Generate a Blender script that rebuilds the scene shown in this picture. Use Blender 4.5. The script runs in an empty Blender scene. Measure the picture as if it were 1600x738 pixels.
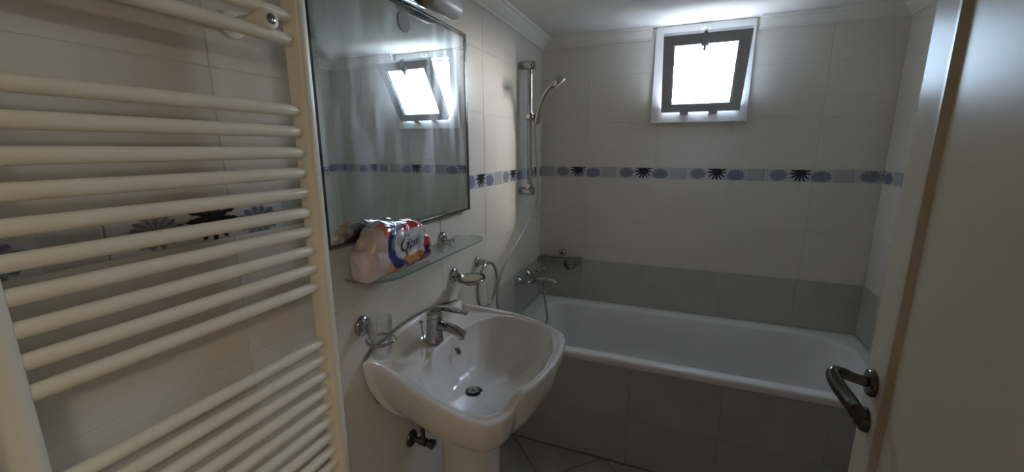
import bpy, bmesh, math, random
from mathutils import Vector, Matrix, noise
random.seed(7)
S = bpy.context.scene
COL = S.collection
PI = math.pi

# ------------------------------------------------------------------ camera, sky, light, exposure
cam_d = bpy.data.cameras.new('camera'); cam = bpy.data.objects.new('camera', cam_d); COL.objects.link(cam)
cam_d.sensor_width = 36; cam_d.lens = 14.538; cam_d.clip_start = .02
rt = Vector((0.92728, 0.37436, -0.00295)); up = Vector((-0.07473, 0.19281, 0.97839)); fw = Vector((-0.36684, 0.90702, -0.20676))
m = Matrix((rt, up, -fw)).transposed().to_4x4(); m.translation = (0.808, -2.4925, 1.486)
cam.matrix_world = m
S.camera = cam
S.view_settings.view_transform = 'Standard'; S.view_settings.look = 'None'
S.view_settings.gamma = 1; S.view_settings.use_curve_mapping = False
S.view_settings.exposure = 0.40
S.cycles.max_bounces = 14; S.cycles.diffuse_bounces = 7; S.cycles.glossy_bounces = 6; S.cycles.transmission_bounces = 8
S.cycles.transparent_max_bounces = 12; S.cycles.caustics_refractive = False; S.cycles.caustics_reflective = False
S.cycles.sample_clamp_indirect = 6.0
w = bpy.data.worlds.new('overcast_sky'); S.world = w; w.use_nodes = True
wn, wl = w.node_tree.nodes, w.node_tree.links
bgn = wn['Background']
sky = wn.new('ShaderNodeTexSky'); sky.sky_type = 'NISHITA'; sky.sun_disc = False
sky.sun_elevation = math.radians(38); sky.sun_rotation = math.radians(62); sky.dust_density = 4.0; sky.air_density = 1.0; sky.ozone_density = 1.0
haze = wn.new('ShaderNodeMix'); haze.data_type = 'RGBA'; haze.inputs[0].default_value = .5; haze.inputs[7].default_value = (3.8, 4.9, 6.6, 1)   # thin bright cloud over the blue
wl.new(sky.outputs[0], haze.inputs[6])
gm = wn.new('ShaderNodeMix'); gm.data_type = 'RGBA'; gm.inputs[6].default_value = (.28, .32, .40, 1)        # pale ground and housefronts below the horizon
geo = wn.new('ShaderNodeNewGeometry'); sxyz = wn.new('ShaderNodeSeparateXYZ'); wl.new(geo.outputs['Incoming'], sxyz.inputs[0])
hz = wn.new('ShaderNodeMapRange'); hz.inputs['From Min'].default_value = .01; hz.inputs['From Max'].default_value = -.02; wl.new(sxyz.outputs[2], hz.inputs['Value'])
wl.new(hz.outputs[0], gm.inputs[0]); wl.new(haze.outputs[2], gm.inputs[7]); wl.new(gm.outputs[2], bgn.inputs['Color'])
bgn.inputs['Strength'].default_value = 16.0

def area(name, loc, rot, sx, sy, power, col=(1, 1, 1), portal=False):
    l = bpy.data.lights.new(name, 'AREA'); l.shape = 'RECTANGLE'; l.size = sx; l.size_y = sy; l.energy = power; l.color = col
    o = bpy.data.objects.new(name, l); COL.objects.link(o); o.location = loc; o.rotation_euler = rot
    if portal: l.cycles.is_portal = True
    return o
area('window_sky_portal', (.868, .20, 1.868), (-PI/2, 0, 0), .40, .42, 1, portal=True)
area('hallway_fill_light', (1.75, -3.35, 2.2), (0, 0, 0), .35, .35, 8.8, (1.0, .93, .78))  # unseen warm fill behind the camera, placed to brighten left wall and radiator

# ------------------------------------------------------------------ materials
def nt_of(name):
    M = bpy.data.materials.new(name); M.use_nodes = True
    return M, M.node_tree.nodes, M.node_tree.links, M.node_tree.nodes['Principled BSDF']
def rgb(c): return (c[0], c[1], c[2], 1)
def mat(name, col, rough=.4, metal=0, var=.06, scale=8, bump=0, bscale=60, coat=0, stretch=None, trans=0, ior=1.45, spec=.5, rvar=0):
    M, N, L, B = nt_of(name)
    tc = N.new('ShaderNodeTexCoord'); src = tc.outputs['Object']
    if stretch:
        mp = N.new('ShaderNodeMapping'); mp.inputs['Scale'].default_value = stretch
        L.new(src, mp.inputs['Vector']); src = mp.outputs['Vector']
    n = N.new('ShaderNodeTexNoise'); n.inputs['Scale'].default_value = scale; n.inputs['Detail'].default_value = 4
    L.new(src, n.inputs['Vector'])
    r = N.new('ShaderNodeValToRGB')
    r.color_ramp.elements[0].position = .3; r.color_ramp.elements[1].position = .7
    r.color_ramp.elements[0].color = rgb([c*(1-var) for c in col]); r.color_ramp.elements[1].color = rgb([min(1, c*(1+var)) for c in col])
    L.new(n.outputs['Fac'], r.inputs['Fac']); L.new(r.outputs['Color'], B.inputs['Base Color'])
    B.inputs['Roughness'].default_value = rough; B.inputs['Metallic'].default_value = metal
    B.inputs['IOR'].default_value = ior; B.inputs['Coat Weight'].default_value = coat; B.inputs['Coat Roughness'].default_value = .05
    B.inputs['Transmission Weight'].default_value = trans; B.inputs['Specular IOR Level'].default_value = spec
    if rvar:
        mr = N.new('ShaderNodeMapRange'); mr.inputs['To Min'].default_value = max(0, rough-rvar); mr.inputs['To Max'].default_value = rough+rvar
        L.new(n.outputs['Fac'], mr.inputs['Value']); L.new(mr.outputs['Result'], B.inputs['Roughness'])
    if bump:
        n2 = N.new('ShaderNodeTexNoise'); n2.inputs['Scale'].default_value = bscale; n2.inputs['Detail'].default_value = 3
        L.new(src, n2.inputs['Vector'])
        b = N.new('ShaderNodeBump'); b.inputs['Strength'].default_value = bump; b.inputs['Distance'].default_value = .002
        L.new(n2.outputs['Fac'], b.inputs['Height']); L.new(b.outputs['Normal'], B.inputs['Normal'])
    return M
WHITE_TILE = mat('white_wall_tile', (.73, .695, .63), .22, var=.02, scale=3, bump=.12, bscale=14, stretch=(1, 14, 1), rvar=.04)
GREY_TILE = mat('grey_green_wall_tile', (.475, .47, .42), .34, var=.06, scale=5, bump=.1, bscale=30, rvar=.05)
GROUT = mat('pale_grout', (.66, .65, .62), .8, var=.1, scale=20)
GROUT_D = mat('dark_grout', (.24, .235, .22), .85, var=.2, scale=20)
FLOOR_TILE = mat('grey_floor_tile', (.40, .39, .37), .35, var=.12, scale=7, rvar=.06)
def satin_ceiling():
    M, N, L, Bq = nt_of('satin_ceiling_paint'); out = N['Material Output']
    n = N.new('ShaderNodeTexNoise'); n.inputs['Scale'].default_value = 3
    r = N.new('ShaderNodeValToRGB'); r.color_ramp.elements[0].color = (.69, .67, .61, 1); r.color_ramp.elements[1].color = (.71, .69, .63, 1)
    L.new(n.outputs['Fac'], r.inputs['Fac']); L.new(r.outputs['Color'], Bq.inputs['Base Color'])
    Bq.inputs['Roughness'].default_value = .6; Bq.inputs['Specular IOR Level'].default_value = 0
    g = N.new('ShaderNodeBsdfGlossy'); g.inputs['Roughness'].default_value = .07
    mx = N.new('ShaderNodeMixShader'); mx.inputs['Fac'].default_value = .006
    L.new(Bq.outputs[0], mx.inputs[1]); L.new(g.outputs[0], mx.inputs[2]); L.new(mx.outputs[0], out.inputs['Surface'])
    return M
CEIL = satin_ceiling()
PLASTER = mat('plaster', (.70, .66, .58), .7, var=.04, scale=6)
CORN = mat('cream_cornice_plaster', (.80, .77, .69), .55, var=.03, scale=12)
PORC = mat('white_porcelain', (.84, .82, .80), .07, var=.01, scale=3, coat=.4)
TUBM = mat('white_enamel', (.83, .82, .79), .16, var=.01, scale=3)
CREAM = mat('cream_radiator_paint', (.90, .86, .735), .33, var=.03, scale=9, bump=.05, bscale=80)
DOORM = mat('cream_door_lacquer', (.71, .65, .51), .26, var=.03, scale=4, spec=.03)
DOORP = mat('cream_door_panel_lacquer', (.71, .63, .48), .32, var=.04, scale=4, spec=.12, bump=.05, bscale=40)
DOORB = mat('shaded_panel_bead', (.54, .46, .35), .35, var=.1, scale=10)  # door cream darkened: the bevel's brownish reflection is put into the colour
CHROME = mat('chrome', (.46, .465, .47), .10, metal=1, var=.08, scale=20, rvar=.05)
NICKEL = mat('worn_dark_nickel', (.13, .118, .11), .24, metal=1, var=.25, scale=25, rvar=.08)
DKMETAL = mat('dark_tarnished_chrome', (.14, .13, .12), .3, metal=1, var=.3, scale=30)
ALU = mat('grey_aluminium', (.55, .56, .58), .4, metal=0, var=.04, scale=20)
WHITE = mat('white_window_trim', (.82, .82, .80), .35, var=.02, scale=10)
BLACK = mat('black_rubber', (.015, .015, .016), .45, var=.2, scale=20)
DARKEDGE = mat('dark_mirror_edge', (.10, .11, .11), .18, metal=.7, var=.2, scale=12)
HOSE = mat('grey_metal_hose', (.42, .41, .38), .35, metal=.2, var=.1, scale=200)
SOAP = mat('yellowed_soap_grid', (.80, .75, .56), .4, var=.1, scale=40)
SILIC = mat('grey_sealant', (.20, .19, .17), .6, var=.2, scale=30)
FROST = mat('frosted_white_lamp_glass', (.85, .85, .86), .35, var=.02, scale=8, trans=.0)
HALL = mat('hallway_wall_paint', (.62, .52, .40), .7, var=.05, scale=3)
HALLF = mat('hallway_floor_wood', (.36, .24, .15), .5, var=.2, scale=6, stretch=(1, 12, 1))

def glass_mat(name, tint, frac, rough=.03, k=1.0):   # thin clear glass: see-through with a sharp reflection
    M, N, L, B = nt_of(name)
    N.remove(B); out = N['Material Output']
    t = N.new('ShaderNodeBsdfTransparent'); t.inputs['Color'].default_value = rgb(tint)
    g = N.new('ShaderNodeBsdfGlossy'); g.inputs['Roughness'].default_value = rough
    fr = N.new('ShaderNodeFresnel'); fr.inputs['IOR'].default_value = 1.5
    n = N.new('ShaderNodeTexNoise'); n.inputs['Scale'].default_value = 9
    mr = N.new('ShaderNodeMath'); mr.operation = 'MULTIPLY_ADD'; mr.inputs[1].default_value = .05; mr.inputs[2].default_value = frac
    L.new(n.outputs['Fac'], mr.inputs[0])
    ad = N.new('ShaderNodeMath'); ad.operation = 'ADD'; sc_ = N.new('ShaderNodeMath'); sc_.operation = 'MULTIPLY'; sc_.inputs[1].default_value = k; L.new(fr.outputs['Fac'], sc_.inputs[0]); L.new(sc_.outputs[0], ad.inputs[0]); L.new(mr.outputs['Value'], ad.inputs[1])
    mx = N.new('ShaderNodeMixShader'); L.new(ad.outputs['Value'], mx.inputs['Fac']); L.new(t.outputs[0], mx.inputs[1]); L.new(g.outputs[0], mx.inputs[2])
    L.new(mx.outputs[0], out.inputs['Surface'])
    return M
GLASS = glass_mat('clear_glass', (.97, .98, .98), .0, k=.4)
SHELFG = glass_mat('greenish_shelf_glass', (.95, .99, .975), .0, k=.35)
EDGEG = glass_mat('green_glass_edge', (.50, .74, .68), .06, rough=.1, k=.5)
def frosted_pane():
    M, N, L, B = nt_of('reeded_frosted_glass'); N.remove(B); out = N['Material Output']
    t = N.new('ShaderNodeBsdfTransparent'); t.inputs['Color'].default_value = (.9, .95, .97, 1)
    d = N.new('ShaderNodeBsdfTranslucent'); d.inputs['Color'].default_value = (.92, .95, .97, 1)
    g = N.new('ShaderNodeBsdfGlossy'); g.inputs['Roughness'].default_value = .25
    tc = N.new('ShaderNodeTexCoord'); wv = N.new('ShaderNodeTexWave'); wv.bands_direction = 'Z'; wv.inputs['Scale'].default_value = 22
    L.new(tc.outputs['Object'], wv.inputs['Vector'])
    mr = N.new('ShaderNodeMapRange'); mr.inputs['To Min'].default_value = .45; mr.inputs['To Max'].default_value = .62
    L.new(wv.outputs['Fac'], mr.inputs['Value'])
    a = N.new('ShaderNodeMixShader'); L.new(mr.outputs['Result'], a.inputs['Fac']); L.new(t.outputs[0], a.inputs[1]); L.new(d.outputs[0], a.inputs[2])
    b = N.new('ShaderNodeMixShader'); b.inputs['Fac'].default_value = .08; L.new(a.outputs[0], b.inputs[1]); L.new(g.outputs[0], b.inputs[2])
    L.new(b.outputs[0], out.inputs['Surface'])
    return M
PANE = frosted_pane()
def mirror_mat():
    M, N, L, B = nt_of('smudged_mirror'); N.remove(B); out = N['Material Output']
    tc = N.new('ShaderNodeTexCoord'); mp = N.new('ShaderNodeMapping'); mp.inputs['Scale'].default_value = (1, 7, 1.6)
    L.new(tc.outputs['Object'], mp.inputs['Vector'])
    n = N.new('ShaderNodeTexNoise'); n.inputs['Scale'].default_value = 2.2; n.inputs['Detail'].default_value = 6; L.new(mp.outputs['Vector'], n.inputs['Vector'])
    r = N.new('ShaderNodeMapRange'); r.inputs['From Min'].default_value = .48; r.inputs['From Max'].default_value = .74
    r.inputs['To Min'].default_value = .02; r.inputs['To Max'].default_value = .22
    L.new(n.outputs['Fac'], r.inputs['Value'])
    g0 = N.new('ShaderNodeBsdfGlossy'); g0.inputs['Roughness'].default_value = .004; g0.inputs['Color'].default_value = (.80, .86, .83, 1)
    g1 = N.new('ShaderNodeBsdfGlossy'); g1.inputs['Roughness'].default_value = .42; g1.inputs['Color'].default_value = (.85, .90, .95, 1)
    mx = N.new('ShaderNodeMixShader'); L.new(r.outputs['Result'], mx.inputs['Fac']); L.new(g0.outputs[0], mx.inputs[1]); L.new(g1.outputs[0], mx.inputs[2])
    L.new(mx.outputs[0], out.inputs['Surface'])
    return M
MIRROR = mirror_mat()
def border_mat():          # flat print of fan corals on the border tiles; uv runs once over each tile
    M, N, L, B = nt_of('coral_print_border_tile')
    uv = N.new('ShaderNodeUVMap'); sep = N.new('ShaderNodeSeparateXYZ'); L.new(uv.outputs['UV'], sep.inputs[0])
    def mth(op, a, b=None, c=None):
        k = N.new('ShaderNodeMath'); k.operation = op
        for i, v in enumerate((a, b, c)):
            if v is None: continue
            if isinstance(v, (int, float)): k.inputs[i].default_value = v
            else: L.new(v, k.inputs[i])
        return k.outputs[0]
    def mix(f, a, b):
        k = N.new('ShaderNodeMix'); k.data_type = 'RGBA'
        L.new(f, k.inputs['Factor'])
        for i, v in ((6, a), (7, b)):
            if isinstance(v, tuple): k.inputs[i].default_value = rgb(v)
            else: L.new(v, k.inputs[i])
        return k.outputs[2]
    nz = N.new('ShaderNodeTexNoise'); nz.inputs['Scale'].default_value = 60; nz.inputs['Detail'].default_value = 5
    L.new(N.new('ShaderNodeTexCoord').outputs['Object'], nz.inputs['Vector'])
    x = mth('MULTIPLY', sep.outputs[0], .378); y = mth('MULTIPLY', sep.outputs[1], .06)
    colr = mix(nz.outputs['Fac'], (.50, .51, .53), (.58, .59, .60))
    def flower(cx, cy, rx, ry, n, inner, outer, spiky, colr):
        dx = mth('DIVIDE', mth('SUBTRACT', x, cx*.378), rx); dy = mth('DIVIDE', mth('SUBTRACT', y, cy*.06), ry)
        r = mth('SQRT', mth('ADD', mth('MULTIPLY', dx, dx), mth('MULTIPLY', dy, dy)))
        a = mth('ARCTAN2', dy, dx)
        sn = mth('SINE', mth('ADD', mth('MULTIPLY', a, n), mth('MULTIPLY', nz.outputs['Fac'], 7)))
        lim = mth('ADD', mth('MULTIPLY', sn, spiky), mth('ADD', mth('MULTIPLY', nz.outputs['Fac'], .5), .62-spiky*.4))
        f = mth('MULTIPLY', mth('SUBTRACT', lim, r), 9)
        f = N.new('ShaderNodeClamp'); L.new(mth('MULTIPLY', mth('SUBTRACT', lim, r), 9), f.inputs[0])
        k = N.new('ShaderNodeClamp'); L.new(mth('ADD', mth('MULTIPLY', sn, .5), mth('SUBTRACT', 1, mth('MULTIPLY', r, .55))), k.inputs[0])
        return mix(f.outputs[0], colr, mix(k.outputs[0], outer, inner))
    blk = mth('MULTIPLY', mth('GREATER_THAN', sep.outputs[0], .80), mth('LESS_THAN', sep.outputs[0], .985))
    colr = mix(mth('MULTIPLY', blk, .75), colr, (.40, .42, .41))
    colr = flower(.17, .52, .050, .036, 15, (.17, .18, .22), (.36, .37, .40), .06, colr)
    colr = flower(.655, .42, .052, .036, 13, (.15, .17, .24), (.33, .34, .40), .06, colr)
    colr = flower(.42, .72, .050, .050, 13, (.012, .012, .02), (.05, .05, .08), .26, colr)
    # a thin darker joint at the right end
    colr = mix(mth('GREATER_THAN', sep.outputs[0], .99), colr, (.25, .25, .25))
    L.new(colr, B.inputs['Base Color']); B.inputs['Roughness'].default_value = .25
    return M
BORDER = border_mat()

# ------------------------------------------------------------------ helpers
ROOTLOC = {}
def link(name, me, mt, parent=None, angle=40):
    o = bpy.data.objects.new(name, me); COL.objects.link(o)
    if mt is not None: me.materials.append(mt)
    if angle:
        me.polygons.foreach_set('use_smooth', [True]*len(me.polygons)); me.set_sharp_from_angle(angle=math.radians(angle))
    if parent is not None:
        base = ROOTLOC.get(parent.name, Vector((0, 0, 0)))
        me.transform(Matrix.Translation(-base)); o.parent = parent; ROOTLOC[o.name] = base
    return o
def obj(name, bm, mt, parent=None, angle=40):
    me = bpy.data.meshes.new(name); bmesh.ops.recalc_face_normals(bm, faces=bm.faces[:]); bm.to_mesh(me); bm.free()
    return link(name, me, mt, parent, angle)
def tag(o, label, cat, group=None):
    o['label'] = label; o['category'] = cat
    if group: o['group'] = group
    return o
def thing(name, loc, label, cat, group=None):
    o = bpy.data.objects.new(name, None); COL.objects.link(o); o.location = loc; o.empty_display_size = .05
    ROOTLOC[o.name] = Vector(loc); return tag(o, label, cat, group)
def struct(o): o['kind'] = 'structure'; return o
def lab(o, s): o['label'] = s; return o
def B(): return bmesh.new()
def box(bm, x0, x1, y0, y1, z0, z1, bev=0, seg=2, mtx=None):
    g = bmesh.ops.create_cube(bm, size=1)
    for v in g['verts']:
        v.co = Vector(((x0+x1)/2+v.co.x*(x1-x0), (y0+y1)/2+v.co.y*(y1-y0), (z0+z1)/2+v.co.z*(z1-z0)))
    vs = g['verts']
    if bev:
        es = list({e for v in vs for e in v.link_edges})
        r = bmesh.ops.bevel(bm, geom=es, offset=bev, segments=seg, profile=.5, affect='EDGES')
        vs = list({v for f in r['faces'] for v in f.verts} | {v for v in vs if v.is_valid})
    if mtx is not None:
        for v in vs: v.co = mtx @ v.co
    return bm
def tube(bm, pts, r, seg=10, cap=True, closed=False, flat=None):
    pts = [Vector(p) for p in pts]; n = len(pts); rs = r if isinstance(r, (list, tuple)) else [r]*n
    T = []
    for i in range(n):
        a = pts[i-1] if (i or closed) else pts[0]; b = pts[(i+1) % n] if (i < n-1 or closed) else pts[-1]
        T.append((b-a).normalized())
    u = T[0].orthogonal().normalized()
    if flat is not None: u = (Vector(flat[0])-T[0]*Vector(flat[0]).dot(T[0])).normalized()
    rings = []
    for i in range(n):
        u = (u-T[i]*u.dot(T[i])).normalized(); v = T[i].cross(u)
        k = flat[1] if flat is not None else 1
        rings.append([bm.verts.new(pts[i]+u*rs[i]*math.cos(2*PI*j/seg)+v*rs[i]*k*math.sin(2*PI*j/seg)) for j in range(seg)])
    for i in range(n if closed else n-1):
        A, Bq = rings[i], rings[(i+1) % n]
        for j in range(seg): bm.faces.new((A[j], A[(j+1) % seg], Bq[(j+1) % seg], Bq[j]))
    if cap and not closed: bm.faces.new(rings[0][::-1]); bm.faces.new(rings[-1])
    return bm
def lathe(bm, prof, origin, axis, seg=28, cap=True):
    """prof: (radius, distance along axis)"""
    o = Vector(origin); a = Vector(axis).normalized(); u = a.orthogonal().normalized(); v = a.cross(u); rings = []
    for r, h in prof:
        r = max(r, 1e-5)
        rings.append([bm.verts.new(o+a*h+(u*math.cos(2*PI*j/seg)+v*math.sin(2*PI*j/seg))*r) for j in range(seg)])
    for A, Bq in zip(rings, rings[1:]):
        for j in range(seg): bm.faces.new((A[j], A[(j+1) % seg], Bq[(j+1) % seg], Bq[j]))
    if cap: bm.faces.new(rings[0][::-1]); bm.faces.new(rings[-1])
    return bm
def loft(bm, rings, closed=True, cap0=False, cap1=False):
    R = [[bm.verts.new(p) for p in ring] for ring in rings]; n = len(R[0])
    for A, Bq in zip(R, R[1:]):
        for j in range(n if closed else n-1): bm.faces.new((A[j], A[(j+1) % n], Bq[(j+1) % n], Bq[j]))
    if cap0: bm.faces.new(R[0][::-1])
    if cap1: bm.faces.new(R[-1])
    return bm
def spline(ctrl, per=8):
    P = [Vector(p) for p in ctrl]; P = [2*P[0]-P[1]]+P+[2*P[-1]-P[-2]]; out = []
    for i in range(1, len(P)-2):
        p0, p1, p2, p3 = P[i-1:i+3]
        for k in range(per):
            t = k/per
            out.append(.5*((2*p1)+(p2-p0)*t+(2*p0-5*p1+4*p2-p3)*t*t+(3*p1-p0-3*p2+p3)*t**3))
    out.append(P[-2]); return out
def subsurf(o, lv=1):
    s = o.modifiers.new('smooth', 'SUBSURF'); s.levels = lv; s.render_levels = lv; return o

# ------------------------------------------------------------------ room shell
W, FRONT, CZ, TUBF = 1.70, -2.44, 2.11, -.70
TH = .007
RB = Matrix(((1, 0, 0), (0, 0, -1), (0, 1, 0)))      # tile frame on a wall facing -y
RL = Matrix(((0, 0, 1), (1, 0, 0), (0, 1, 0)))       # wall facing +x
RR = Matrix(((0, 0, -1), (-1, 0, 0), (0, 1, 0)))     # wall facing -x
bm = B(); box(bm, -.20, -.0012, FRONT-.1, .25, -.15, 2.3); wall_left = struct(obj('wall_left', bm, GROUT))
bm = B(); box(bm, W+.0012, W+.2, FRONT-.1, .25, -.15, 2.3); wall_right = struct(obj('wall_right', bm, GROUT))
OX0, OX1, OZ0, OZ1 = .684, 1.052, 1.670, 2.066        # window opening
bm = B()
for x0, x1, z0, z1 in ((-.003, OX0, -.15, 2.3), (OX1, W+.003, -.15, 2.3), (OX0, OX1, -.15, OZ0), (OX0, OX1, OZ1, 2.3)):
    box(bm, x0, x1, .0012, .17, z0, z1)
wall_back = struct(obj('wall_back', bm, GROUT))
DX0, DX1, DZ = .20, 1.10, 2.02                        # doorway
bm = B()
for x0, x1, z0, z1 in ((-.003, DX0, -.15, 2.3), (DX1, W+.003, -.15, 2.3), (DX0, DX1, DZ, 2.3)):
    box(bm, x0, x1, FRONT-.13, FRONT, z0, z1)
wall_front = struct(obj('wall_front', bm, PLASTER))
bm = B(); box(bm, -.003, W+.003, FRONT, .003, CZ, 2.3); struct(obj('ceiling', bm, CEIL))
bm = B(); box(bm, -.003, W+.003, FRONT-.13, .003, -.15, -.004); floor = struct(obj('floor', bm, GROUT_D))
# hallway behind the camera
bm = B()
box(bm, -.7, -.55, -4.4, FRONT-.13, -.1, 2.5); box(bm, 2.3, 2.45, -4.4, FRONT-.13, -.1, 2.5); box(bm, -.7, 2.45, -4.55, -4.4, -.1, 2.5)
box(bm, -.7, -.003, FRONT-.2, FRONT-.13, -.1, 2.5); box(bm, W+.003, 2.45, FRONT-.2, FRONT-.13, -.1, 2.5); box(bm, -.003, W+.003, FRONT-.14, FRONT-.13, 2.3, 2.5)
struct(obj('wall_hallway', bm, HALL))
bm = B(); box(bm, -.7, 2.45, -4.55, FRONT-.13, 2.4, 2.5); struct(obj('ceiling_hallway', bm, PLASTER))
bm = B(); box(bm, -.7, 2.45, -4.55, FRONT-.13, -.12, -.004); struct(obj('floor_hallway', bm, HALLF))

TMESH = {}
def tile_mesh(wd, ht, mt, kind='tile', cut=(0, 1)):
    key = (round(wd, 4), round(ht, 4), mt.name, cut)
    if key in TMESH: return TMESH[key]
    c = .0009; hw, hh = wd/2, ht/2
    me = bpy.data.meshes.new(kind)
    v = [(sx*hw, sy*hh, -TH) for sx, sy in ((-1, -1), (1, -1), (1, 1), (-1, 1))] + \
        [(sx*hw, sy*hh, -c) for sx, sy in ((-1, -1), (1, -1), (1, 1), (-1, 1))] + \
        [(sx*(hw-c), sy*(hh-c), 0) for sx, sy in ((-1, -1), (1, -1), (1, 1), (-1, 1))]
    f = [(8, 9, 10, 11)]
    for a in (0, 4):
        for j in range(4): f.append((a+j, a+(j+1) % 4, a+4+(j+1) % 4, a+4+j))
    me.from_pydata(v, [], f); me.materials.append(mt)
    ul = me.uv_layers.new(name='UVMap')
    for lp in me.loops:
        co = me.vertices[lp.vertex_index].co
        ul.data[lp.index].uv = (cut[0]+(co.x/wd+.5)*(cut[1]-cut[0]), co.y/ht+.5)
    TMESH[key] = me; return me
def put_tile(wall, Rm, u0, u1, v0, v1, mt, plane, g=.0008, name='tile', cut=(0, 1)):
    if u1-u0 < .012 or v1-v0 < .012: return
    o = bpy.data.objects.new(name, tile_mesh(u1-u0-2*g, v1-v0-2*g, mt, name, cut)); COL.objects.link(o); o.parent = wall
    uc, vc = (u0+u1)/2, (v0+v1)/2
    n = Rm @ Vector((0, 0, 1)); base = Rm @ Vector((1, 0, 0))*uc + Rm @ Vector((0, 1, 0))*vc + n*plane
    jit = random.uniform(-.0002, .0003)
    mm = Rm.to_4x4(); mm.translation = base+n*jit; o.matrix_local = mm
ROWS = [0, .043, .298, .553, .808, 1.063, 1.318, 1.378, 1.633, 1.888, CZ]
def cols(a, first, pitch, b):
    c = [a]; k = first
    while k < b:
        if k > a: c.append(k)
        k += pitch
    return c+[b]
def tile_wall(wall, Rm, us, bs, plane, dark=None, hole=None, bjoint=0):
    for r0, r1 in zip(ROWS, ROWS[1:]):
        strip = abs(r0-1.318) < .001
        if strip:
            for a, b in zip(bs, bs[1:]):
                lo = ((a-bjoint)/.378) % 1.0
                if lo > .995: lo = 0
                put_tile(wall, Rm, a, b, r0, r1, BORDER, plane, name='border_tile', cut=(round(lo, 3), round(min(1, lo+(b-a)/.378), 3)), g=.0004)
            continue
        for a, b in zip(us, us[1:]):
            spans = [(a, b)]
            if hole and r1 > hole[2] and r0 < hole[3] and b > hole[0] and a < hole[1]:
                spans = [s for s in ((a, min(b, hole[0])), (max(a, hole[1]), b)) if s[1]-s[0] > .012]
            for s0, s1 in spans:
                if dark and r1 < .81:
                    d0, d1 = dark
                    for q0, q1, mt in ((s0, min(s1, d0), WHITE_TILE), (max(s0, d0), min(s1, d1), GREY_TILE), (max(s0, d1), s1, WHITE_TILE)):
                        if q1-q0 > .012: put_tile(wall, Rm, q0, q1, r0, r1, mt, plane)
                else: put_tile(wall, Rm, s0, s1, r0, r1, WHITE_TILE, plane)
tile_wall(wall_back, RB, cols(0, .283, .38, W), cols(0, .075, .378, W), 0.0, dark=(-1, 5), hole=(.645, 1.088, 1.633, 3), bjoint=.075)
tile_wall(wall_left, RL, cols(FRONT, -2.338, .38, 0), cols(FRONT, -2.15, .38, 0), 0.0, dark=(-.712, 5), bjoint=-2.15)
# right wall: u runs along -y, so u = -y
tile_wall(wall_right, RR, cols(0, .17, .38, -FRONT), cols(0, .19, .378, -FRONT), -W, dark=(-5, .712), bjoint=.19)

# diagonal floor tiles, clipped to the floor
def clip(poly, axis, val, keep_less):
    out = []
    for i, p in enumerate(poly):
        q = poly[(i+1) % len(poly)]
        ip = (p[axis] < val) == keep_less; iq = (q[axis] < val) == keep_less
        if ip: out.append(p)
        if ip != iq:
            t = (val-p[axis])/(q[axis]-p[axis]); out.append((p[0]+(q[0]-p[0])*t, p[1]+(q[1]-p[1])*t))
    return out
PT = .488; hg = .0045
for i in range(-9, 9):
    for j in range(-9, 9):
        s0, s1 = -.617+i*PT+hg, -.617+(i+1)*PT-hg; d0, d1 = 1.255+j*PT+hg, 1.255+(j+1)*PT-hg
        poly = [((s+d)/2, (s-d)/2) for s, d in ((s0, d0), (s1, d0), (s1, d1), (s0, d1))]
        for ax, val, less in ((0, 0.003, False), (0, W-.003, True), (1, FRONT, False), (1, TUBF-.005, True)):
            poly = clip(poly, ax, val, less)
            if len(poly) < 3: break
        if len(poly) < 3: continue
        bm = B(); z = random.uniform(-.0006, .0004)
        loft(bm, [[(x, y, -.004) for x, y in poly], [(x, y, z) for x, y in poly]], cap1=True)
        obj('tile', bm, FLOOR_TILE, floor, angle=30)

# cornices
def cornice(name, a, b, nrm):
    a, b, nrm = Vector(a), Vector(b), Vector(nrm)
    prof = [(0, 2.052), (.010, 2.053), (.012, 2.062), (.020, 2.066), (.034, 2.080), (.044, 2.090), (.046, 2.097), (.056, 2.100), (.060, 2.110), (0, 2.110)]
    bm = B()
    loft(bm, [[(p.x+nrm.x*d, p.y+nrm.y*d, z) for d, z in prof] for p in (a, b)], cap0=True, cap1=True)
    return struct(obj(name, bm, CORN, angle=25))
cornice('trim_1', (.001, FRONT, 0), (.001, -.002, 0), (1, 0, 0))
cornice('trim_2', (.002, -.001, 0), (.612, -.001, 0), (0, -1, 0))
cornice('trim_3', (1.112, -.001, 0), (W-.002, -.001, 0), (0, -1, 0))
cornice('trim_4', (W-.001, FRONT, 0), (W-.001, -.002, 0), (-1, 0, 0))

# ------------------------------------------------------------------ window
win = struct(bpy.data.objects.new('window_1', None)); COL.objects.link(win); win.location = (.868, 0, OZ0); ROOTLOC['window_1'] = Vector((.868, 0, OZ0))
bm = B()                                            # flat white surround on the tiles
X0, X1, Z0, Z1 = .634, 1.098, 1.622, 2.107
for x0, x1, z0, z1 in ((X0, OX0, Z0, Z1), (OX1, X1, Z0, Z1), (OX0, OX1, Z0, OZ0), (OX0, OX1, OZ1, Z1)):
    box(bm, x0, x1, -.020, .0, z0, z1)
bmesh.ops.remove_doubles(bm, verts=bm.verts[:], dist=.0005)
obj('window_surround', bm, WHITE, win, angle=30)
bm = B()                                            # white reveal lining
for x0, x1, z0, z1 in ((OX0-.002, OX0+.004, OZ0, OZ1), (OX1-.004, OX1+.002, OZ0, OZ1), (OX0, OX1, OZ0-.002, OZ0+.004), (OX0, OX1, OZ1-.004, OZ1+.002)):
    box(bm, x0, x1, -.018, .17, z0, z1)
obj('reveal', bm, WHITE, win, angle=30)
bm = B()                                            # fixed aluminium frame in the opening
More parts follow.
